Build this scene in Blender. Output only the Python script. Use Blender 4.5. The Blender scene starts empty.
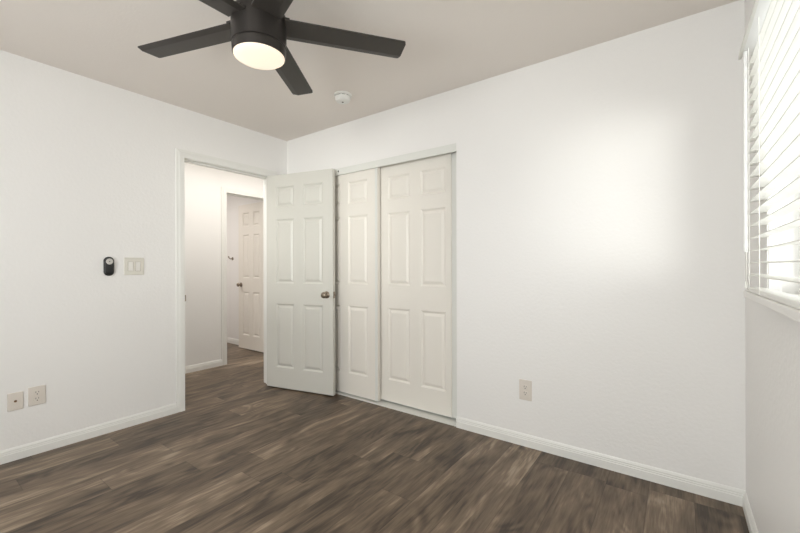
import bpy, bmesh, math
from mathutils import Vector, Matrix

C = bpy.context.scene.collection
SC = bpy.context.scene
R = math.radians

# ------------------------------------------------------------------ camera
YAW = 0.6314
CAM = Vector((3.2207, -2.4517, 1.1569))
r0 = Vector((math.cos(YAW), math.sin(YAW), 0))
fw = Vector((-math.sin(YAW), math.cos(YAW), 0))
up0 = Vector((0, 0, 1))
ROLL = 0.0024
rv = (r0 - ROLL * up0).normalized()
uv = (up0 + ROLL * r0).normalized()
cd = bpy.data.cameras.new('camera')
cd.sensor_width = 36
cd.lens = 379.88 / 800 * 36
cd.clip_start = 0.02
cam = bpy.data.objects.new('camera', cd)
C.objects.link(cam)
cam.matrix_world = Matrix(((rv.x, uv.x, -fw.x, CAM.x), (rv.y, uv.y, -fw.y, CAM.y),
                           (rv.z, uv.z, -fw.z, CAM.z), (0, 0, 0, 1)))
SC.camera = cam

# ------------------------------------------------------------------ world, sun, daylight, added fill
PW = dict(world=0.75, sun=1.15, window=18.5, ground=8.0, rear=90.0, hall=15.0, bath=15.0, lens=0.68, exposure=0.22)
w = bpy.data.worlds.new('world')
SC.world = w
w.use_nodes = True
bg = w.node_tree.nodes['Background']
bg.inputs[0].default_value = (0.98, 0.985, 1.0, 1)
bg.inputs[1].default_value = PW['world']

sd = bpy.data.lights.new('low_sun', 'SUN')
sd.energy = PW['sun']
sd.angle = R(15)
sd.color = (1, 0.98, 0.94)
sun = bpy.data.objects.new('low_sun', sd)
C.objects.link(sun)
SUN_DIR = Vector((-0.46, 1.0, 0.06)).normalized()
sun.rotation_euler = SUN_DIR.to_track_quat('-Z', 'Y').to_euler()

def area(name, loc, d, sx, sy, power, col):
    l = bpy.data.lights.new(name, 'AREA')
    l.shape = 'RECTANGLE'
    l.size = sx
    l.size_y = sy
    l.energy = power
    l.color = col
    o = bpy.data.objects.new(name, l)
    C.objects.link(o)
    o.location = loc
    o.rotation_euler = Vector(d).to_track_quat('-Z', 'Y').to_euler()
    return o
area('window_daylight', (3.95, -1.38, 1.60), (-1, 0, 0), 2.2, 1.4, PW['window'], (0.985, 0.985, 1.0))
area('sunlit_ground', (4.75, -1.38, 0.30), (-1, 0, 0.95), 2.4, 1.2, PW['ground'], (1.0, 0.985, 0.97))  # unseen lamp added low outside the window to lighten the ceiling
area('rear_window_daylight', (2.10, -3.95, 1.40), (0, 1, 0), 2.4, 1.7, PW['rear'], (0.985, 0.985, 1.0))  # fill lamp added behind the camera to brighten the room
area('hall_lamp', (-0.40, -0.10, 2.41), (0, 0, -1), 0.30, 2.6, PW['hall'], (1, 0.97, 0.92))
area('bathroom_lamp', (-2.2, -0.5, 2.40), (0, 0, -1), 0.4, 0.4, PW['bath'], (1, 0.95, 0.91))

vs = SC.view_settings
vs.view_transform = 'Standard'
vs.look = 'None'
vs.gamma = 1
vs.use_curve_mapping = False
vs.exposure = PW['exposure']

# ------------------------------------------------------------------ materials
def lin(c):
    return tuple((v / 255 / 12.92 if v / 255 <= 0.04045 else ((v / 255 + 0.055) / 1.055) ** 2.4) for v in c) + (1,)

def mat(name, col, rough=0.5, metal=0.0, bump=None, spec=0.5, stretch=(1, 1, 1), vary=0.0):
    m = bpy.data.materials.new(name)
    m.use_nodes = True
    nt = m.node_tree
    b = nt.nodes['Principled BSDF']
    b.inputs['Base Color'].default_value = lin(col)
    b.inputs['Roughness'].default_value = rough
    b.inputs['Metallic'].default_value = metal
    b.inputs['Specular IOR Level'].default_value = spec
    tc = nt.nodes.new('ShaderNodeTexCoord')
    if bump or vary:
        mp = nt.nodes.new('ShaderNodeMapping')
        mp.inputs['Scale'].default_value = stretch
        nt.links.new(tc.outputs['Object'], mp.inputs['Vector'])
        n = nt.nodes.new('ShaderNodeTexNoise')
        n.inputs['Scale'].default_value = bump[0] if bump else 60
        n.inputs['Detail'].default_value = 3
        nt.links.new(mp.outputs[0], n.inputs['Vector'])
        if bump:
            bp = nt.nodes.new('ShaderNodeBump')
            bp.inputs['Strength'].default_value = bump[1]
            bp.inputs['Distance'].default_value = bump[2]
            nt.links.new(n.outputs['Fac'], bp.inputs['Height'])
            nt.links.new(bp.outputs['Normal'], b.inputs['Normal'])
        if vary:
            mx = nt.nodes.new('ShaderNodeMix')
            mx.data_type = 'RGBA'
            c = lin(col)
            mx.inputs[6].default_value = tuple(v * (1 - vary) for v in c[:3]) + (1,)
            mx.inputs[7].default_value = tuple(min(1, v * (1 + vary)) for v in c[:3]) + (1,)
            nt.links.new(n.outputs['Fac'], mx.inputs[0])
            nt.links.new(mx.outputs[2], b.inputs['Base Color'])
    return m

M = {}
M['wall'] = mat('wall_paint', (245, 243, 240), 0.45, bump=(55, 0.30, 0.004), spec=0.35)
M['ceiling'] = mat('ceiling_paint', (242, 235, 228), 0.8, bump=(70, 0.2, 0.004), spec=0.2)
M['trim'] = mat('trim_paint', (240, 239, 234), 0.35, spec=0.4)
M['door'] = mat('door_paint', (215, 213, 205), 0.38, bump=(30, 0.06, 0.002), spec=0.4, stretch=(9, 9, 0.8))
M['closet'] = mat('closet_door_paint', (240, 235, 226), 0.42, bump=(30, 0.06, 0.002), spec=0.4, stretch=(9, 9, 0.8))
M['track'] = mat('white_enamel', (232, 232, 226), 0.3)
M['dark'] = mat('dark_gap', (40, 38, 34), 0.8)
M['fan'] = mat('fan_bronze', (52, 48, 45), 0.38, metal=0.35, bump=(300, 0.03, 0.001))
M['blade'] = mat('fan_blade_black', (56, 52, 48), 0.45, bump=(40, 0.05, 0.001), stretch=(1, 8, 1))
M['nickel'] = mat('satin_nickel', (150, 138, 124), 0.28, metal=1.0, vary=0.05)
M['plastic'] = mat('white_plastic', (240, 237, 230), 0.3, spec=0.5)
M['ivory'] = mat('ivory_plastic', (226, 218, 208), 0.32, spec=0.5)
M['almond'] = mat('almond_plastic', (228, 224, 213), 0.3, spec=0.5)
M['frame'] = mat('switch_frame', (196, 190, 178), 0.5)  # shade of the gap around each rocker, put into the frame colour
M['black'] = mat('black_plastic', (24, 23, 22), 0.3, spec=0.5)
M['dial'] = mat('grey_button_pad', (205, 202, 196), 0.4)
M['slot'] = mat('outlet_slot', (70, 62, 55), 0.7)
M['brass'] = mat('coax_brass', (128, 98, 70), 0.4, metal=0.8)
M['slat'] = mat('blind_slat', (238, 237, 231), 0.4, spec=0.4)
M['cord'] = mat('blind_cord', (245, 244, 238), 0.8)
M['sill'] = mat('cultured_marble', (236, 233, 228), 0.3, bump=(8, 0.05, 0.002), vary=0.03)
M['vinyl'] = mat('window_vinyl', (244, 244, 242), 0.4)
M['smoke'] = mat('detector_plastic', (244, 243, 238), 0.45)

def lamp_mat():
    m = bpy.data.materials.new('lit_lens')
    m.use_nodes = True
    nt = m.node_tree
    b = nt.nodes['Principled BSDF']
    b.inputs['Base Color'].default_value = lin((205, 195, 180))
    b.inputs['Roughness'].default_value = 0.35
    b.inputs['Emission Color'].default_value = (1.0, 0.84, 0.66, 1)
    b.inputs['Emission Strength'].default_value = PW['lens']
    return m
M['lens'] = lamp_mat()

def glass_mat():
    m = bpy.data.materials.new('window_glass')
    m.use_nodes = True
    nt = m.node_tree
    nt.nodes.clear()
    out = nt.nodes.new('ShaderNodeOutputMaterial')
    mix = nt.nodes.new('ShaderNodeMixShader')
    t = nt.nodes.new('ShaderNodeBsdfTransparent')
    g = nt.nodes.new('ShaderNodeBsdfGlossy')
    g.inputs['Roughness'].default_value = 0.02
    t.inputs['Color'].default_value = (0.97, 0.985, 0.98, 1)
    mix.inputs[0].default_value = 0.06
    nt.links.new(t.outputs[0], mix.inputs[1])
    nt.links.new(g.outputs[0], mix.inputs[2])
    nt.links.new(mix.outputs[0], out.inputs[0])
    return m
M['glass'] = glass_mat()

def floor_mat(pw=0.187, pl=1.22, x0=2.910):
    m = bpy.data.materials.new('vinyl_plank')
    m.use_nodes = True
    nt = m.node_tree
    L = nt.links
    b = nt.nodes['Principled BSDF']
    def N(t, **k):
        n = nt.nodes.new(t)
        for a, v in k.items():
            setattr(n, a, v)
        return n
    def mth(op, a, bb=None, c=None):
        n = N('ShaderNodeMath', operation=op)
        for i, v in enumerate((a, bb, c)):
            if v is None:
                continue
            if isinstance(v, (int, float)):
                n.inputs[i].default_value = v
            else:
                L.new(v, n.inputs[i])
        return n.outputs[0]
    tc = N('ShaderNodeTexCoord')
    sp = N('ShaderNodeSeparateXYZ')
    L.new(tc.outputs['Object'], sp.inputs[0])
    X, Y = sp.outputs[0], sp.outputs[1]
    u = mth('DIVIDE', mth('SUBTRACT', X, x0), pw)
    iu = mth('FLOOR', u)
    fu = mth('FRACT', u)
    wn = N('ShaderNodeTexWhiteNoise', noise_dimensions='1D')
    L.new(mth('ADD', iu, 0.37), wn.inputs['W'])
    v = mth('ADD', mth('DIVIDE', mth('ADD', Y, 0.212), pl), mth('MULTIPLY', wn.outputs[0], 1.0))
    # plank between x0 and x0 + pw keeps its joint at y = -0.212
    iv = mth('FLOOR', v)
    fv = mth('FRACT', v)
    cb = N('ShaderNodeCombineXYZ')
    L.new(iu, cb.inputs[0])
    L.new(iv, cb.inputs[1])
    wn2 = N('ShaderNodeTexWhiteNoise', noise_dimensions='2D')
    L.new(cb.outputs[0], wn2.inputs['Vector'])
    rnd = wn2.outputs[0]
    sc = N('ShaderNodeVectorMath', operation='SCALE')
    L.new(wn2.outputs[1], sc.inputs[0])
    sc.inputs['Scale'].default_value = 37.0
    def coords(sx, sy):
        mp = N('ShaderNodeMapping')
        mp.inputs['Scale'].default_value = (sx, sy, 1)
        L.new(tc.outputs['Object'], mp.inputs['Vector'])
        a = N('ShaderNodeVectorMath', operation='ADD')
        L.new(mp.outputs[0], a.inputs[0])
        L.new(sc.outputs[0], a.inputs[1])
        return a.outputs[0]
    def noise(vec, s, d, dist, rough=0.55):
        n = N('ShaderNodeTexNoise')
        L.new(vec, n.inputs['Vector'])
        n.inputs['Scale'].default_value = s
        n.inputs['Detail'].default_value = d
        n.inputs['Roughness'].default_value = rough
        n.inputs['Distortion'].default_value = dist
        return n.outputs['Fac']
    broad = noise(coords(6.5, 1.5), 1.0, 2, 1.1)
    streak = noise(coords(24, 2.4), 1.0, 4, 1.6)
    fine = noise(coords(170, 9), 1.0, 3, 0.2)
    mid = noise(coords(62, 4.5), 1.0, 3, 0.9)
    fig = noise(coords(7.0, 2.6), 1.0, 2, 1.4)
    # cathedral grain: rings of a slow noise field, only where the figure is strong
    ring = mth('SINE', mth('MULTIPLY', noise(coords(5.0, 1.6), 1.0, 1, 0.5), 60.0))
    ring = mth('MULTIPLY', ring, mth('MULTIPLY', mth('MAXIMUM', mth('SUBTRACT', fig, 0.47), 0.0), 0.30))
    t = mth('ADD', mth('MULTIPLY', broad, 0.62), mth('MULTIPLY', streak, 0.30))
    t = mth('ADD', t, mth('MULTIPLY', fine, 0.11))
    t = mth('ADD', t, ring)
    t = mth('ADD', t, mth('MULTIPLY', mth('SUBTRACT', mid, 0.5), 0.26))
    t = mth('ADD', t, mth('MULTIPLY', mth('SUBTRACT', rnd, 0.5), 0.14))
    cr = N('ShaderNodeValToRGB')
    L.new(t, cr.inputs[0])
    el = cr.color_ramp.elements
    el[0].position, el[0].color = 0.36, lin(FLOOR[0])
    el[1].position, el[1].color = 0.73, lin(FLOOR[3])
    e = el.new(0.48)
    e.color = lin(FLOOR[1])
    e = el.new(0.60)
    e.color = lin(FLOOR[2])
    # seams
    du = mth('MULTIPLY', mth('MINIMUM', fu, mth('SUBTRACT', 1.0, fu)), pw)
    dv = mth('MULTIPLY', mth('MINIMUM', fv, mth('SUBTRACT', 1.0, fv)), pl)
    d = mth('MINIMUM', du, dv)
    seam = N('ShaderNodeMapRange')
    L.new(d, seam.inputs['Value'])
    seam.inputs['From Min'].default_value = 0.0004
    seam.inputs['From Max'].default_value = 0.0022
    seam.inputs['To Min'].default_value = 0.55
    seam.inputs['To Max'].default_value = 1.0
    mx = N('ShaderNodeVectorMath', operation='SCALE')
    L.new(cr.outputs[0], mx.inputs[0])
    L.new(seam.outputs[0], mx.inputs['Scale'])
    L.new(mx.outputs[0], b.inputs['Base Color'])
    b.inputs['Roughness'].default_value = 0.40
    b.inputs['Specular IOR Level'].default_value = 0.35
    bp = N('ShaderNodeBump')
    bp.inputs['Strength'].default_value = 0.12
    bp.inputs['Distance'].default_value = 0.002
    L.new(mth('ADD', mth('MULTIPLY', seam.outputs[0], 1.5), fine), bp.inputs['Height'])
    L.new(bp.outputs['Normal'], b.inputs['Normal'])
    return m
FLOOR = ((64, 53, 43), (99, 84, 69), (125, 108, 90), (168, 150, 129))
M['floor'] = floor_mat()

# ------------------------------------------------------------------ mesh helpers
def box(bm, x0, x1, y0, y1, z0, z1, bev=0.0):
    g = bmesh.ops.create_cube(bm, size=1)
    vs_ = g['verts']
    for v in vs_:
        v.co = Vector(((x0 + x1) / 2 + v.co.x * (x1 - x0), (y0 + y1) / 2 + v.co.y * (y1 - y0),
                       (z0 + z1) / 2 + v.co.z * (z1 - z0)))
    if bev:
        es = list({e for v in vs_ for e in v.link_edges})
        bmesh.ops.bevel(bm, geom=es, offset=bev, segments=2, affect='EDGES', profile=0.6)

def lathe(bm, prof, n=48, mtx=None):
    """prof: (radius, height) list, revolved about local Z, then moved by mtx"""
    rows = []
    for r_, z in prof:
        if r_ < 1e-6:
            rows.append([bm.verts.new((0, 0, z))])
        else:
            rows.append([bm.verts.new((r_ * math.cos(2 * math.pi * k / n), r_ * math.sin(2 * math.pi * k / n), z)) for k in range(n)])
    for a, b in zip(rows, rows[1:]):
        for k in range(n):
            k2 = (k + 1) % n
            if len(a) == 1 and len(b) == 1:
                continue
            if len(a) == 1:
                bm.faces.new((a[0], b[k2], b[k]))
            elif len(b) == 1:
                bm.faces.new((a[k], a[k2], b[0]))
            else:
                bm.faces.new((a[k], a[k2], b[k2], b[k]))
    if mtx is not None:
        for row in rows:
            for v in row:
                v.co = mtx @ v.co

def tube(bm, pts, rad, n=8):
    rows = []
    for i, p in enumerate(pts):
        p = Vector(p)
        a = Vector(pts[max(i - 1, 0)])
        b = Vector(pts[min(i + 1, len(pts) - 1)])
        d = (b - a).normalized()
        s = d.cross(Vector((0.31, 0.95, 0.12))).normalized()
        t = d.cross(s)
        rows.append([bm.verts.new(p + rad * (math.cos(2 * math.pi * k / n) * s + math.sin(2 * math.pi * k / n) * t)) for k in range(n)])
    for a, b in zip(rows, rows[1:]):
        for k in range(n):
            bm.faces.new((a[k], a[(k + 1) % n], b[(k + 1) % n], b[k]))
    bm.faces.new(rows[0])
    bm.faces.new(rows[-1])

def prism(bm, prof, a, b, out):
    """profile (out, z) swept from a to b along the floor; out = unit vector away from the wall"""
    a, b, out = Vector(a), Vector(b), Vector(out)
    A = [bm.verts.new(a + out * p + Vector((0, 0, z))) for p, z in prof]
    B = [bm.verts.new(b + out * p + Vector((0, 0, z))) for p, z in prof]
    n = len(prof)
    for k in range(n):
        bm.faces.new((A[k], A[(k + 1) % n], B[(k + 1) % n], B[k]))
    bm.faces.new(A)
    bm.faces.new(B)

def rounded(bm, w_, h_, rad, y0, y1, cx=0, cz=0, n=6, bev=0.0):
    """rounded rectangle in local XZ, from y0 (back) to y1 (front)"""
    pts = []
    for (sx, sz, a0) in ((1, 1, 0), (-1, 1, 90), (-1, -1, 180), (1, -1, 270)):
        for k in range(n + 1):
            a = R(a0 + 90 * k / n)
            pts.append((cx + sx * (w_ / 2 - rad) + rad * math.cos(a), cz + sz * (h_ / 2 - rad) + rad * math.sin(a)))
    rings = []
    lv = [(y0, 0.0)]
    if bev:
        s = 1 if y1 > y0 else -1
        for k in range(4):
            a = R(90 * k / 3)
            lv.append((y1 - s * bev * (1 - math.sin(a)), bev * (1 - math.cos(a))))
    else:
        lv.append((y1, 0.0))
    for y, ins in lv:
        fx = (w_ - 2 * ins) / w_
        fz = (h_ - 2 * ins) / h_
        rings.append([bm.verts.new((cx + (x - cx) * fx, y, cz + (z - cz) * fz)) for x, z in pts])
    m_ = len(pts)
    for a, b in zip(rings, rings[1:]):
        for k in range(m_):
            bm.faces.new((a[k], a[(k + 1) % m_], b[(k + 1) % m_], b[k]))
    bm.faces.new(rings[0])
    bm.faces.new(rings[-1])

def obj(name, bm, m, parent=None, smooth=False):
    bmesh.ops.recalc_face_normals(bm, faces=bm.faces)
    me = bpy.data.meshes.new(name)
    bm.to_mesh(me)
    bm.free()
    me.materials.append(m)
    o = bpy.data.objects.new(name, me)
    C.objects.link(o)
    if parent:
        o.parent = parent
    if smooth:
        for p in me.polygons:
            p.use_smooth = True
        try:
            me.set_sharp_from_angle(angle=R(35))
        except Exception:
            pass
    return o

def tag(o, label, cat, group=None, kind=None):
    o['label'] = label
    o['category'] = cat
    if group:
        o['group'] = group
    if kind:
        o['kind'] = kind
    return o

def thing(name, label, cat, loc=(0, 0, 0), rz=0.0, group=None, kind=None):
    o = bpy.data.objects.new(name, None)
    o.empty_display_size = 0.05
    C.objects.link(o)
    o.location = loc
    o.rotation_euler = (0, 0, rz)
    return tag(o, label, cat, group, kind)

def struct(name, bm, m, label, cat, smooth=False):
    return tag(obj(name, bm, m, None, smooth), label, cat, kind='structure')

def NB():
    return bmesh.new()

# ------------------------------------------------------------------ room shell
W, H = 3.482, 2.44
YR = -3.55                       # rear wall
TH = 0.12
DL0, DL1, DH = -1.000, -0.188, 2.035     # entry doorway in the left wall
CX0, CX1, CH = 0.395, 1.933, 2.047       # closet opening in the back wall
HX = -1.106                              # far wall of the hall
B0, B1 = -0.025, 0.610                   # doorway in the hall wall
BY = 0.690                               # bathroom wall behind the opened door
WY0, WY1, WZ0, WZ1 = -0.585, -2.15, 1.061, 1.965   # window opening

bm = NB()
box(bm, -3.2, W + TH, YR - TH, 2.2, -0.08, 0)
struct('floor', bm, M['floor'], 'grey brown wood plank floor running through bedroom and hall', 'floor')
bm = NB()
box(bm, -3.2, W + TH, YR - TH, 2.2, H, H + 0.08)
struct('ceiling', bm, M['ceiling'], 'plain off-white ceiling above the ceiling fan', 'ceiling')

bm = NB()
box(bm, -TH, 0, YR, DL0 - 0.015, 0, H)
box(bm, -TH, 0, DL0 - 0.015, DL1 + 0.015, DH + 0.015, H)
box(bm, -TH, 0, DL1 + 0.015, TH, 0, H)
struct('wall_left', bm, M['wall'], 'white left wall with the open bedroom doorway', 'wall')

bm = NB()
box(bm, 0, CX0, 0, TH, 0, H)
box(bm, CX0, CX1, 0, TH, CH, H)
box(bm, CX1, W, 0, TH, 0, H)
# closet interior behind it
box(bm, 0.0, 2.3, 0.72, 0.80, 0, H)
box(bm, 0.0, 0.06, TH, 0.72, 0, H)
box(bm, 2.24, 2.3, TH, 0.72, 0, H)
struct('wall_back', bm, M['wall'], 'white back wall with the closet, lit by a bright patch from the window', 'wall')

bm = NB()
box(bm, W, W + TH, WY0, TH, 0, H)
box(bm, W, W + TH, YR, WY1, 0, H)
box(bm, W, W + TH, WY1, WY0, 0, WZ0 - 0.025)
box(bm, W, W + TH, WY1, WY0, WZ1, H)
struct('wall_right', bm, M['wall'], 'white right wall holding the window with blinds', 'wall')

RX0, RX1, RZ0, RZ1 = 1.15, 3.05, 0.75, 2.05       # added window behind the camera, unseen, an opening for fill light
bm = NB()
box(bm, -TH, RX0, YR - TH, YR, 0, H)
box(bm, RX1, W + TH, YR - TH, YR, 0, H)
box(bm, RX0, RX1, YR - TH, YR, 0, RZ0)
box(bm, RX0, RX1, YR - TH, YR, RZ1, H)
struct('wall_rear', bm, M['wall'], 'white rear wall of the bedroom opposite the closet', 'wall')

bm = NB()
box(bm, HX - TH, HX, -1.9, B0 - 0.015, 0, H)
box(bm, HX - TH, HX, B0 - 0.015, B1 + 0.015, DH + 0.015, H)
box(bm, HX - TH, HX, B1 + 0.015, 2.1, 0, H)
struct('wall_hall', bm, M['wall'], 'white hall wall seen through the bedroom doorway', 'wall')
bm = NB()
box(bm, HX, -TH, -2.0, -1.9, 0, H)
box(bm, HX, -TH, 2.1, 2.2, 0, H)
box(bm, -TH, 0, TH, 2.1, 0, H)
struct('wall_hall_end', bm, M['wall'], 'white walls closing both ends of the hall', 'wall')
bm = NB()
box(bm, -3.1, HX - TH, BY, BY + 0.1, 0, H)
box(bm, -3.2, -3.1, -1.9, BY + 0.1, 0, H)
box(bm, -3.1, HX - TH, -2.0, -1.9, 0, H)
struct('wall_bath', bm, M['wall'], 'dim white wall of the far room behind its open door', 'wall')

# baseboards
BP = [(0, 0), (0.013, 0), (0.013, 0.044), (0.0105, 0.047), (0.0105, 0.054), (0.0085, 0.057), (0.0085, 0.064), (0.005, 0.072), (0.003, 0.076), (0, 0.076)]
CW, CT = 0.062, 0.014      # casing
def base(name, a, b, out, label):
    bm = NB()
    prism(bm, BP, a, b, out)
    struct(name, bm, M['trim'], label, 'baseboard')
base('baseboard_left', (0, YR, 0), (0, DL0 - CW, 0), (1, 0, 0), 'white baseboard along the left wall, ending at the bedroom door casing')
base('baseboard_left', (0, DL1 + CW + 0.004, 0), (0, 0, 0), (1, 0, 0), 'short white baseboard behind the open bedroom door')
base('baseboard_back', (0.013, 0, 0), (CX0, 0, 0), (0, -1, 0), 'short white baseboard left of the closet opening')
base('baseboard_back', (CX1, 0, 0), (W, 0, 0), (0, -1, 0), 'white baseboard from the closet to the right corner')
base('baseboard_right', (W, -0.013, 0), (W, YR, 0), (-1, 0, 0), 'white baseboard along the right wall under the window')
base('baseboard_rear', (0.013, YR, 0), (W - 0.013, YR, 0), (0, 1, 0), 'white baseboard along the rear wall')
base('baseboard_hall', (HX, -1.9, 0), (HX, B0 - CW, 0), (1, 0, 0), 'white baseboard along the hall wall beyond the bedroom door')
base('baseboard_bath', (-3.1, BY, 0), (HX - TH, BY, 0), (0, -1, 0), 'white baseboard in the dim room past the hall')

# door casings with jambs and stops
def casing(name, xw, y0, y1, out, depth, label, both=True):
    """doorway in a wall parallel to Y: face plane at xw, wall body runs -out*depth behind it"""
    root = thing(name, label, 'door casing', (xw, (y0 + y1) / 2, 0), kind='structure')
    def L_(y):
        return y - (y0 + y1) / 2
    prof = ((0, 0), (CT, 0), (CT, CW * 0.55), (CT * 0.75, CW * 0.7), (CT * 0.6, CW), (0, CW))
    for s in ((1, out), (-1, -out)) if both else ((1, out),):
        xo = 0 if s[0] == 1 else -out * depth
        o = s[1]
        rv_ = 0.004
        bm = NB()
        # legs
        for (ye, d) in ((L_(y0) - rv_, -1), (L_(y1) + rv_, 1)):
            A = [bm.verts.new((xo + o * p, ye + d * q, 0)) for p, q in prof]
            Bv = [bm.verts.new((xo + o * p, ye + d * q, DH + rv_ + q)) for p, q in prof]
            n = len(prof)
            for k in range(n):
                bm.faces.new((A[k], A[(k + 1) % n], Bv[(k + 1) % n], Bv[k]))
            bm.faces.new(A)
            bm.faces.new(Bv)
        A = [bm.verts.new((xo + o * p, L_(y0) - rv_ - q, DH + rv_ + q)) for p, q in prof]
        Bv = [bm.verts.new((xo + o * p, L_(y1) + rv_ + q, DH + rv_ + q)) for p, q in prof]
        for k in range(n):
            bm.faces.new((A[k], A[(k + 1) % n], Bv[(k + 1) % n], Bv[k]))
        bm.faces.new(A)
        bm.faces.new(Bv)
        obj('casing', bm, M['trim'], root)
    bm = NB()
    xa, xb = sorted((0, -out * depth))
    box(bm, xa, xb, L_(y0) - 0.015, L_(y0), 0, DH)
    box(bm, xa, xb, L_(y1), L_(y1) + 0.015, 0, DH)
    box(bm, xa, xb, L_(y0) - 0.015, L_(y1) + 0.015, DH, DH + 0.015)
    obj('jamb', bm, M['trim'], root)
    return root, L_
t1, L1 = casing('trim_1', 0.0, DL0, DL1, 1, TH, 'white casing around the open bedroom doorway in the left wall')
bm = NB()
sx = (-0.048, -0.038)
box(bm, -0.078, -0.040, L1(DL0), L1(DL0) + 0.011, 0, DH - 0.011)
box(bm, -0.078, -0.040, L1(DL1) - 0.011, L1(DL1), 0, DH - 0.011)
box(bm, -0.078, -0.040, L1(DL0), L1(DL1), DH - 0.011, DH)
obj('door_stop', bm, M['trim'], t1)
bm = NB()
box(bm, -0.036, 0.003, L1(DL0) - 0.0005, L1(DL0) + 0.0018, 0.875, 0.935)
box(bm, -0.014, 0.004, L1(DL0), L1(DL0) + 0.009, 0.880, 0.930)
o = obj('strike_plate', bm, M['nickel'], t1)
o['label'] = 'dark metal strike plate'
t2, L2 = casing('trim_2', HX, B0, B1, 1, TH, 'white casing around the far doorway across the hall')
bm = NB()
box(bm, -0.080, -0.045, L2(B0), L2(B0) + 0.011, 0, DH - 0.011)
box(bm, -0.080, -0.045, L2(B1) - 0.011, L2(B1), 0, DH - 0.011)
box(bm, -0.080, -0.045, L2(B0), L2(B1), DH - 0.011, DH)
obj('door_stop', bm, M['trim'], t2)

# ------------------------------------------------------------------ six-panel doors
def panel_face(bm, w_, cols, rows, z0, z1, y, sgn):
    """face of a six-panel slab in the XZ plane at y; recesses go towards +sgn*y"""
    xs = sorted({0, w_} | {c for p in cols for c in p})
    zs = sorted({z0, z1} | {c for p in rows for c in p})
    for i in range(len(xs) - 1):
        for k in range(len(zs) - 1):
            xa, xb, za, zb = xs[i], xs[i + 1], zs[k], zs[k + 1]
            if (xa, xb) in cols and (za, zb) in rows:
                rings = []
                for ins, dep in ((0, 0), (0.003, 0.001), (0.013, 0.0105), (0.018, 0.0120), (0.022, 0.0110), (0.038, 0.0030), (0.042, 0.002)):
                    rings.append([bm.verts.new((x, y + sgn * dep, z)) for x, z in
                                  ((xa + ins, za + ins), (xb - ins, za + ins), (xb - ins, zb - ins), (xa + ins, zb - ins))])
                for a, b in zip(rings, rings[1:]):
                    for q in range(4):
                        bm.faces.new((a[q], a[(q + 1) % 4], b[(q + 1) % 4], b[q]))
                bm.faces.new(rings[-1])
            else:
                bm.faces.new([bm.verts.new((x, y, z)) for x, z in ((xa, za), (xb, za), (xb, zb), (xa, zb))])

def slab(w_, t, cols, z0, z1):
    rows = [(0.201, 0.809), (0.999, 1.609), (1.718, 1.916)]
    bm = NB()
    panel_face(bm, w_, cols, rows, z0, z1, 0.0, 1)
    panel_face(bm, w_, cols, rows, z0, z1, t, -1)
    bmesh.ops.remove_doubles(bm, verts=bm.verts, dist=1e-5)
    for pts in (((0, 0, z0), (0, t, z0), (0, t, z1), (0, 0, z1)), ((w_, 0, z0), (w_, t, z0), (w_, t, z1), (w_, 0, z1)),
                ((0, 0, z0), (w_, 0, z0), (w_, t, z0), (0, t, z0)), ((0, 0, z1), (w_, 0, z1), (w_, t, z1), (0, t, z1))):
        bm.faces.new([bm.verts.new(p) for p in pts])
    bmesh.ops.remove_doubles(bm, verts=bm.verts, dist=1e-5)
    return bm

KNOB = [(0.0, 0.0), (0.032, 0.0), (0.032, 0.004), (0.028, 0.008), (0.016, 0.011), (0.0115, 0.016), (0.0115, 0.026), (0.016, 0.031), (0.024, 0.036),
        (0.0275, 0.043), (0.0275, 0.049), (0.024, 0.056), (0.016, 0.0605), (0.0, 0.062)]
def knob(root, x, y, z, d):
    mtx = Matrix.Translation((x, y, z)) @ Vector((0, d, 0)).to_track_quat('Z', 'X').to_matrix().to_4x4()
    bm = NB()
    lathe(bm, KNOB, 32, mtx)
    o = obj('knob', bm, M['nickel'], root, True)
    o['label'] = 'satin nickel round knob'
    return o

# bedroom door, swung open into the room (local x from the hinge, local y from its hall-side face)
DW = 0.752
a = R(13)
n_ = Vector((math.sin(a), -math.cos(a), 0))
P = Vector((0.010, -0.216, 0)) + 0.037 * n_
d1 = thing('door_1', 'white six panel bedroom door standing open in front of the closet', 'door', P, a, kind='structure')
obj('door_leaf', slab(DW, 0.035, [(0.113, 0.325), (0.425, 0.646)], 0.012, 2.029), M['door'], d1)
knob(d1, 0.686, 0.0, 0.905, -1)
knob(d1, 0.686, 0.035, 0.905, 1)
bm = NB()
box(bm, DW - 0.001, DW + 0.0012, 0.005, 0.030, 0.876, 0.934)
box(bm, DW, DW + 0.010, 0.011, 0.024, 0.895, 0.915)
o = obj('latch', bm, M['nickel'], d1)
o['label'] = 'dark metal latch plate on the door edge'
for z in (0.25, 1.02, 1.82):
    bm = NB()
    tube(bm, [(-0.003, 0.040, z - 0.045), (-0.003, 0.040, z + 0.045)], 0.006, 10)
    box(bm, 0.0, 0.03, 0.0345, 0.0372, z - 0.045, z + 0.045)
    obj('hinge', bm, M['nickel'], d1, True)

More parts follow.
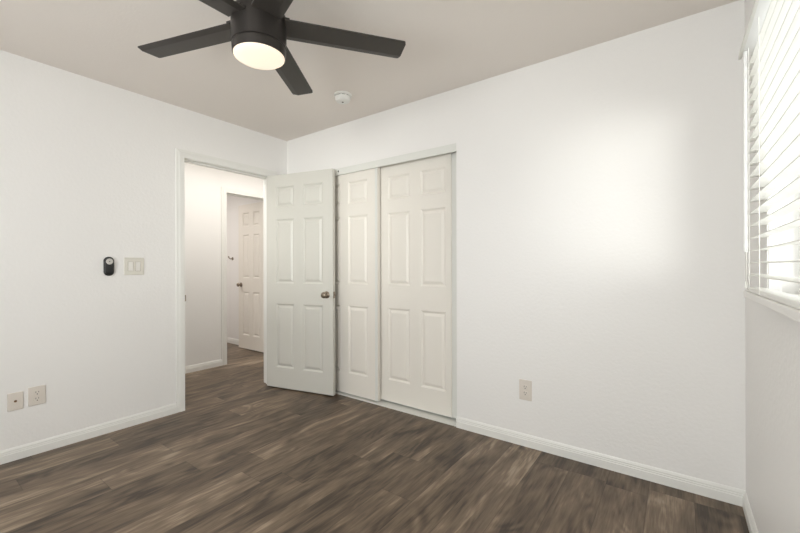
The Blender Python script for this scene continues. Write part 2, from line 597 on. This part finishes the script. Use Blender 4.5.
# closet doors
def closet(name, label, x0, y, cols, trim_edges, zb, groove=False):
    rt = thing(name, label, 'closet door', (x0, y, 0), kind='structure')
    obj('door_leaf', slab(0.722 if groove else 0.774, 0.033, cols, zb, 2.008), M['closet'], rt)
    bm = NB()
    for x in trim_edges:
        box(bm, x - 0.0135, x + 0.0135, -0.0035, 0.0, zb, 2.008, 0.001)
    if groove:
        box(bm, 0.722, 0.774, 0.007, 0.033, zb, 2.008)
        box(bm, 0.768, 0.774, 0.0, 0.007, zb, 2.008)
    o = obj('edge_channel', bm, M['track'], rt)
    return rt
closet('door_2', 'left sliding closet door, white six panel, half hidden by the bedroom door', 0.402, 0.026, [(0.112, 0.334), (0.431, 0.662)], (0.0145, 0.7595), 0.018)
closet('door_3', 'right sliding closet door, white six panel, set behind the other', 1.128, 0.076, [(0.117, 0.343), (0.446, 0.674)], (0.0145,), 0.024, True)
bm = NB()
box(bm, CX0, CX1, 0.002, 0.016, 1.989, CH)
box(bm, CX0, CX1, 0.016, 0.115, 2.018, CH)
t3 = struct('trim_3', bm, M['track'], 'white valance strip across the top of the closet opening', 'closet trim')
bm = NB()
lathe(bm, [(0, 0.004), (0.006, 0.003), (0.008, 0.0)], 16, Matrix.Translation((0.735, 0.002, 2.022)) @ Matrix.Rotation(R(90), 4, 'X'))
o = obj('screw', bm, M['slot'], t3)
o['label'] = 'dark screw head'
bm = NB()
box(bm, CX0, CX1, -0.002, 0.115, 0.0, 0.006)
box(bm, CX0, CX1, 0.1125, 0.115, 0.006, 0.009)
struct('trim_4', bm, M['track'], 'white floor track under the sliding closet doors', 'closet track')

# far door across the hall, open against the side wall
d4 = thing('door_4', 'white six panel door standing open in the far room across the hall', 'door', (HX - TH - 0.008, B1 - 0.008, 0), R(180), kind='structure')
obj('door_leaf', slab(0.610, 0.035, [(0.105, 0.255), (0.345, 0.505)], 0.012, 2.029), M['closet'], d4)
knob(d4, 0.545, 0.035, 0.905, 1)
knob(d4, 0.545, 0.0, 0.905, -1)
bm = NB()
box(bm, 0.609, 0.6112, 0.005, 0.030, 0.876, 0.934)
obj('latch', bm, M['nickel'], d4)

hk = thing('wall_hook', 'small dark metal hook on the dim far room wall', 'hook', (-2.21, BY, 1.281))
bm = NB()
lathe(bm, [(0, 0), (0.024, 0), (0.024, 0.004), (0.012, 0.008), (0.009, 0.010)], 24, Matrix.Rotation(R(90), 4, 'X'))
obj('rosette', bm, M['nickel'], hk, True)
bm = NB()
tube(bm, [(0, -0.006, 0), (0, -0.03, -0.003), (0, -0.05, 0.004), (0, -0.062, 0.022)], 0.008, 10)
lathe(bm, [(0, -0.012), (0.009, -0.008), (0.012, 0), (0.009, 0.008), (0, 0.012)], 16, Matrix.Translation((0, -0.063, 0.026)))
obj('prong', bm, M['nickel'], hk, True)

# ------------------------------------------------------------------ window, sill and blinds
wn = thing('window_1', 'bright window in the right wall behind white blinds', 'window', (W, (WY0 + WY1) / 2, WZ0), kind='structure')
hy = (WY0 - WY1) / 2
hz = WZ1 - WZ0
bm = NB()
fx0, fx1 = 0.075, 0.110
box(bm, fx0, fx1, -hy, hy, 0, 0.035)
box(bm, fx0, fx1, -hy, hy, hz - 0.035, hz)
box(bm, fx0, fx1, -hy, -hy + 0.035, 0.035, hz - 0.035)
box(bm, fx0, fx1, hy - 0.035, hy, 0.035, hz - 0.035)
obj('window_frame', bm, M['vinyl'], wn)
bm = NB()
box(bm, 0.090, 0.094, -hy + 0.03, hy - 0.03, 0.03, hz - 0.03)
obj('window_pane', bm, M['glass'], wn)
SILLX = 3.425
bm = NB()
box(bm, SILLX - W, 0.112, -hy - 0.1, hy + 0.10, -0.025, 0.0, 0.004)
for v in bm.verts:                       # notch: horns only in front of the wall
    if v.co.x > 0.0:
        v.co.y = max(-hy + 0.001, min(hy - 0.001, v.co.y))
o = obj('window_sill', bm, M['sill'], wn)
bm = NB()
pts = []
for k in range(41):
    y = -hy - 0.09 + (2 * hy + 0.18) * k / 40
    pts.append((-0.006 + 0.003 * math.sin(k * 2.3), y, -0.030 + 0.004 * math.sin(k * 1.7) + 0.002 * math.sin(k * 4.1)))
tube(bm, pts, 0.007, 8)
o = obj('caulk_bead', bm, M['sill'], wn, True)

wr = thing('window_2', 'plain window in the rear wall behind the viewer', 'window', ((RX0 + RX1) / 2, YR - TH, RZ0), kind='structure')  # made-up window, out of view, built for the rear fill lamp
hx, hz = (RX1 - RX0) / 2, RZ1 - RZ0
bm = NB()
box(bm, -hx, hx, 0.01, 0.045, 0, 0.035)
box(bm, -hx, hx, 0.01, 0.045, hz - 0.035, hz)
for x in (-hx, -0.0175, hx - 0.035):
    box(bm, x, x + 0.035, 0.01, 0.045, 0.035, hz - 0.035)
obj('window_frame', bm, M['vinyl'], wr)
bm = NB()
box(bm, -hx + 0.03, hx - 0.03, 0.024, 0.028, 0.03, hz - 0.03)
obj('window_pane', bm, M['glass'], wr)

BY0, BY1 = -0.520, -2.26
SX0, SX1 = 3.432, 3.477         # slat width in x: wall face is at 3.482
bl = thing('window_blind', 'white horizontal slat blind hanging in front of the window', 'blind', (3.455, (BY0 + BY1) / 2, WZ0 + 0.0005))
bz = bl.location.z
def bx(x): return x - 3.455
cy_ = (BY0 + BY1) / 2
bh = (BY0 - BY1) / 2
SP = [(3.409, 1.946), (3.409, 1.960), (3.415, 1.968), (3.420, 1.990), (3.428, 2.010), (3.436, 2.016), (3.480, 2.016), (3.480, 2.010), (3.436, 2.008), (3.426, 1.988), (3.418, 1.962), (3.418, 1.946)]
bm = NB()
A = [bm.verts.new((bx(x), bh + 0.012, z - bz)) for x, z in SP]
B = [bm.verts.new((bx(x), -bh - 0.012, z - bz)) for x, z in SP]
n = len(SP)
for k in range(n):
    bm.faces.new((A[k], A[(k + 1) % n], B[(k + 1) % n], B[k]))
bm.faces.new(A)
bm.faces.new(B)
obj('valance', bm, M['slat'], bl)
bm = NB()
box(bm, bx(3.4175), bx(3.478), -bh, bh, 1.949 - bz, 1.962 - bz, 0.001)
box(bm, bx(3.438), bx(3.478), -bh, bh, 1.962 - bz, 2.004 - bz, 0.002)
obj('headrail', bm, M['vinyl'], bl)
bm = NB()
pitch = 0.0455
zs = []
z = 1.122
while z < 1.935:
    zs.append(z)
    z += pitch
ns = 6
for z in zs:
    top, bot = [], []
    for k in range(ns + 1):
        f_ = k / ns
        x = SX0 + (SX1 - SX0) * f_
        crown = 0.0022 * (1 - (2 * f_ - 1) ** 2)
        zz = z - bz + crown + (f_ - 0.5) * 0.004
        top.append((bx(x), zz + 0.0014))
        bot.append((bx(x), zz - 0.0014))
    ring = top + bot[::-1]
    A = [bm.verts.new((x, bh, q)) for x, q in ring]
    B = [bm.verts.new((x, -bh, q)) for x, q in ring]
    m_ = len(ring)
    for k in range(m_):
        bm.faces.new((A[k], A[(k + 1) % m_], B[(k + 1) % m_], B[k]))
    bm.faces.new(A)
    bm.faces.new(B)
obj('slats', bm, M['slat'], bl)
bm = NB()
box(bm, bx(SX0), bx(SX1), -bh, bh, 0.0, 0.016, 0.003)
obj('bottom_rail', bm, M['slat'], bl)
for yl in (-0.585, -0.80, -1.60, -2.12):
    bm = NB()
    for x in (SX0 - 0.0015, SX1 + 0.0015):
        tube(bm, [(bx(x), yl - cy_, 0.006), (bx(x), yl - cy_, 1.97 - bz)], 0.0011, 6)
    for z in zs:
        tube(bm, [(bx(SX0 - 0.0015), yl - cy_, z - bz - 0.0025), (bx(SX1 + 0.0015), yl - cy_, z - bz + 0.001)], 0.0008, 5)
    obj('ladder_cord', bm, M['cord'], bl)
bm = NB()
tube(bm, [(bx(3.424), -0.560 - cy_, 1.985 - bz), (bx(3.424), -0.560 - cy_, 1.218 - bz)], 0.0056, 6)
lathe(bm, [(0, -0.012), (0.006, -0.010), (0.007, 0.02), (0.0056, 0.026)], 12, Matrix.Translation((bx(3.424), -0.560 - cy_, 1.218 - bz)))
o = obj('tilt_wand', bm, M['vinyl'], bl)
o['label'] = 'thin white tilt wand at the end of the blind'
bm = NB()
tube(bm, [(bx(3.427), -0.548 - cy_, 1.99 - bz), (bx(3.427), -0.548 - cy_, 1.15 - bz), (bx(3.427), -0.545 - cy_, 1.11 - bz), (bx(3.427), -0.538 - cy_, 1.085 - bz)], 0.0012, 6)
lathe(bm, [(0, 0.012), (0.003, 0.008), (0.0045, -0.004), (0.0042, -0.014), (0, -0.016)], 12, Matrix.Translation((bx(3.427), -0.538 - cy_, 1.086 - bz)))
obj('pull_cord', bm, M['cord'], bl)

# ------------------------------------------------------------------ ceiling fan
FX, FY, FZ = 1.728, -1.461, 2.222
fan = thing('ceiling_fan', 'black five blade ceiling fan with a lit round lamp', 'ceiling fan', (FX, FY, H))
def fz(z): return z - H
bm = NB()
lathe(bm, [(0, 0), (0.075, 0), (0.075, -0.010), (0.066, -0.045), (0.040, -0.062), (0, -0.062)], 40)
obj('canopy', bm, M['fan'], fan, True)
bm = NB()
lathe(bm, [(0, -0.055), (0.014, -0.055), (0.014, fz(2.288)), (0, fz(2.288))], 20)
obj('downrod', bm, M['fan'], fan, True)
bm = NB()
lathe(bm, [(0, fz(2.296)), (0.040, fz(2.295)), (0.085, fz(2.288)), (0.104, fz(2.280)), (0.114, fz(2.268)), (0.1165, fz(2.255)), (0.1165, fz(2.200)),
           (0.1150, fz(2.132)), (0.1115, fz(2.129)), (0, fz(2.129))], 64)
obj('motor_housing', bm, M['fan'], fan, True)
bm = NB()
lathe(bm, [(0, fz(2.128)), (0.1110, fz(2.128)), (0.1135, fz(2.124)), (0.1115, fz(2.090)), (0.1090, fz(2.087)), (0.1060, fz(2.090)), (0, fz(2.092))], 64)
obj('light_ring', bm, M['fan'], fan, True)
bm = NB()
lathe(bm, [(0.1075, fz(2.091)), (0.1070, fz(2.085)), (0.100, fz(2.080)), (0.080, fz(2.0755)), (0.050, fz(2.072)), (0.02, fz(2.0705)), (0, fz(2.070))], 64)
o = obj('lamp_lens', bm, M['lens'], fan, True)
o['label'] = 'glowing warm white round lens'

def blade_bm(ang):
    bm = NB()
    rt, tip, hw = 0.108, 0.666, 0.0625
    def sec(rad, hw_a, hw_b):
        # (chord position, z): flat underside, long bevel up to the +chord edge
        return [(-hw_a, 0.000), (-hw_a * 0.96, -0.0015), (hw_b - 0.030, -0.0015), (hw_b, 0.0060), (hw_b, 0.0085), (hw_b - 0.008, 0.0095), (-hw_a * 0.97, 0.0095), (-hw_a, 0.0080)]
    st = []
    for rad, c in ((rt, 0), (tip - 0.012, 0), (tip - 0.004, 0.003), (tip, 0.011)):
        s = []
        for q, z in sec(rad, hw, hw):
            q = max(-hw + c, min(hw - c, q))
            s.append((rad, q, z))
        st.append(s)
    pit = R(8)
    ca, sa = math.cos(ang), math.sin(ang)
    rows = []
    for s in st:
        row = []
        for rad, q, z in s:
            q2 = q * math.cos(pit) + z * math.sin(pit)
            z2 = -q * math.sin(pit) + z * math.cos(pit)
            row.append(bm.verts.new((rad * ca - q2 * sa, rad * sa + q2 * ca, fz(FZ) + z2)))
        rows.append(row)
    m_ = len(rows[0])
    for A, B in zip(rows, rows[1:]):
        for k in range(m_):
            bm.faces.new((A[k], A[(k + 1) % m_], B[(k + 1) % m_], B[k]))
    bm.faces.new(rows[0])
    bm.faces.new(rows[-1])
    return bm
for k in range(5):
    ang = R((-162.5, -90.0, -18.0, 53.8, 124.0)[k])
    b_ = obj('blade', blade_bm(ang), M['blade'], fan)
    bm = NB()
    pit = R(8)
    box(bm, 0.085, 0.128, -0.058, 0.058, 0.0095, 0.020, 0.003)
    for v in bm.verts:
        x, q, z = v.co
        q2 = q * math.cos(pit) + z * math.sin(pit)
        z2 = -q * math.sin(pit) + z * math.cos(pit)
        v.co = (x * math.cos(ang) - q2 * math.sin(ang), x * math.sin(ang) + q2 * math.cos(ang), fz(FZ) + z2)
    obj('blade_bracket', bm, M['fan'], b_)

# ------------------------------------------------------------------ smoke detector
sm = thing('smoke_detector', 'small round white smoke detector on the ceiling near the closet', 'smoke detector', (1.205, -0.412, H))
bm = NB()
lathe(bm, [(0, 0), (0.066, 0), (0.066, -0.010), (0.062, -0.014), (0, -0.014)], 40)
obj('base', bm, M['smoke'], sm, True)
bm = NB()
lathe(bm, [(0, -0.013), (0.051, -0.013), (0.051, -0.018), (0.057, -0.019), (0.057, -0.036), (0.050, -0.049), (0.034, -0.056), (0.033, -0.054), (0.018, -0.055), (0.010, -0.058), (0, -0.059)], 40)
obj('cover', bm, M['smoke'], sm, True)
bm = NB()
lathe(bm, [(0, -0.058), (0.006, -0.058), (0.006, -0.0605), (0, -0.061)], 16, Matrix.Translation((0.004, -0.006, 0)))
obj('test_button', bm, M['slot'], sm)
bm = NB()
for k in range(9):
    an = R(40 * k)
    mtx = Matrix.Rotation(an, 4, 'Z')
    g = NB()
    box(g, 0.0495, 0.0515, -0.011, 0.011, -0.0178, -0.0142)
    for f in g.faces:
        bm.faces.new([bm.verts.new(mtx @ v.co) for v in f.verts])
    g.free()
obj('vent_slots', bm, M['slot'], sm)

# ------------------------------------------------------------------ things on the walls (local x right, -y out of the wall)
LEFT = R(90)
rm = thing('fan_remote', 'black oval fan remote in its holder on the left wall beside the switches', 'remote control', (0, -1.508, 1.163), LEFT)
bm = NB()
rounded(bm, 0.060, 0.134, 0.0295, 0.0, -0.014, bev=0.006, n=8)
obj('holder', bm, M['black'], rm, True)
bm = NB()
rounded(bm, 0.050, 0.122, 0.0245, -0.010, -0.020, bev=0.005, n=8, cz=0.002)
obj('handset', bm, M['black'], rm, True)
bm = NB()
lathe(bm, [(0, 0.004), (0.017, 0.0035), (0.0205, 0.002), (0.021, 0)], 32, Matrix.Translation((0, -0.0198, 0.034)) @ Matrix.Rotation(R(90), 4, 'X'))
pad = obj('button_pad', bm, M['dial'], rm, True)
pad['label'] = 'round light grey button pad'
bm = NB()
lathe(bm, [(0, 0.0012), (0.003, 0.001), (0.0034, 0)], 16, Matrix.Translation((0, -0.0237, 0.034)) @ Matrix.Rotation(R(90), 4, 'X'))
obj('button', bm, M['slot'], pad)

sw = thing('light_switch', 'white two gang rocker light switch left of the bedroom doorway', 'light switch', (0, -1.354, 1.163), LEFT)
bm = NB()
rounded(bm, 0.127, 0.127, 0.004, 0.0, -0.0065, bev=0.003)
obj('plate', bm, M['almond'], sw, True)
for cx_, tl in ((-0.023, 1), (0.023, -1)):
    bm = NB()
    rounded(bm, 0.0365, 0.070, 0.002, -0.003, -0.0068, cx=cx_)
    f_ = obj('rocker_frame', bm, M['frame'], sw)
    bm = NB()
    A = [(-0.0055, -0.0325), (-0.0135 if tl > 0 else -0.0080, -0.0325), (-0.0100, 0), (-0.0080 if tl > 0 else -0.0135, 0.0325), (-0.0055, 0.0325)]
    va = [bm.verts.new((cx_ - 0.0145, y, z)) for y, z in A]
    vb = [bm.verts.new((cx_ + 0.0145, y, z)) for y, z in A]
    for k in range(5):
        bm.faces.new((va[k], va[(k + 1) % 5], vb[(k + 1) % 5], vb[k]))
    bm.faces.new(va)
    bm.faces.new(vb)
    obj('rocker', bm, M['plastic'], sw)
for cx_ in (-0.023, 0.023):
    for cz_ in (-0.0485, 0.0485):
        bm = NB()
        lathe(bm, [(0, 0.0008), (0.0025, 0.0005), (0.003, 0)], 12, Matrix.Translation((cx_, -0.0064, cz_)) @ Matrix.Rotation(R(90), 4, 'X'))
        obj('screw', bm, M['almond'], sw)

cx = thing('cable_outlet', 'ivory cable jack plate with a brass connector, leftmost on the left wall', 'wall plate', (0, -1.974, 0.351), LEFT)
bm = NB()
rounded(bm, 0.069, 0.106, 0.004, 0.0, -0.0060, bev=0.003)
obj('plate', bm, M['ivory'], cx, True)
bm = NB()
lathe(bm, [(0, 0.009), (0.0028, 0.009), (0.0046, 0.0085), (0.0046, 0.002), (0.0075, 0.002), (0.0075, 0)], 6, Matrix.Translation((0, -0.0064, 0.002)) @ Matrix.Rotation(R(90), 4, 'X'))
o = obj('jack', bm, M['brass'], cx)
o['label'] = 'small brown metal cable jack'
for z in (0.0415, -0.0415):
    bm = NB()
    lathe(bm, [(0, 0.001), (0.003, 0.0006), (0.0035, 0)], 12, Matrix.Translation((0, -0.0064, z)) @ Matrix.Rotation(R(90), 4, 'X'))
    obj('screw', bm, M['ivory'], cx)

def outlet(label, loc, rz, hh):
    t = thing('power_outlet', label, 'power outlet', loc, rz, 'duplex wall outlets')
    bm = NB()
    rounded(bm, 0.080, hh, 0.004, 0.0, -0.0065, bev=0.003)
    obj('plate', bm, M['ivory'], t, True)
    for cz_ in (0.0195, -0.0195):
        bm = NB()
        rounded(bm, 0.034, 0.029, 0.010, -0.004, -0.0085, cz=cz_, bev=0.0008)
        f_ = obj('receptacle', bm, M['ivory'], t)
        bm = NB()
        box(bm, -0.0078, -0.0052, -0.0088, -0.0083, cz_ - 0.001, cz_ + 0.009)
        box(bm, 0.0052, 0.0078, -0.0088, -0.0083, cz_ + 0.0005, cz_ + 0.008)
        rounded(bm, 0.006, 0.006, 0.0028, -0.0083, -0.0088, cz=cz_ - 0.0085, n=3)
        obj('slots', bm, M['slot'], f_)
    bm = NB()
    lathe(bm, [(0, 0.001), (0.003, 0.0006), (0.0035, 0)], 12, Matrix.Translation((0, -0.0064, 0)) @ Matrix.Rotation(R(90), 4, 'X'))
    obj('screw', bm, M['ivory'], t)
    return t
outlet('ivory double power outlet on the left wall beside the cable jack plate', (0, -1.878, 0.360), LEFT, 0.115)
outlet('ivory double power outlet low on the back wall right of the closet', (2.428, 0, 0.360), 0, 0.130)
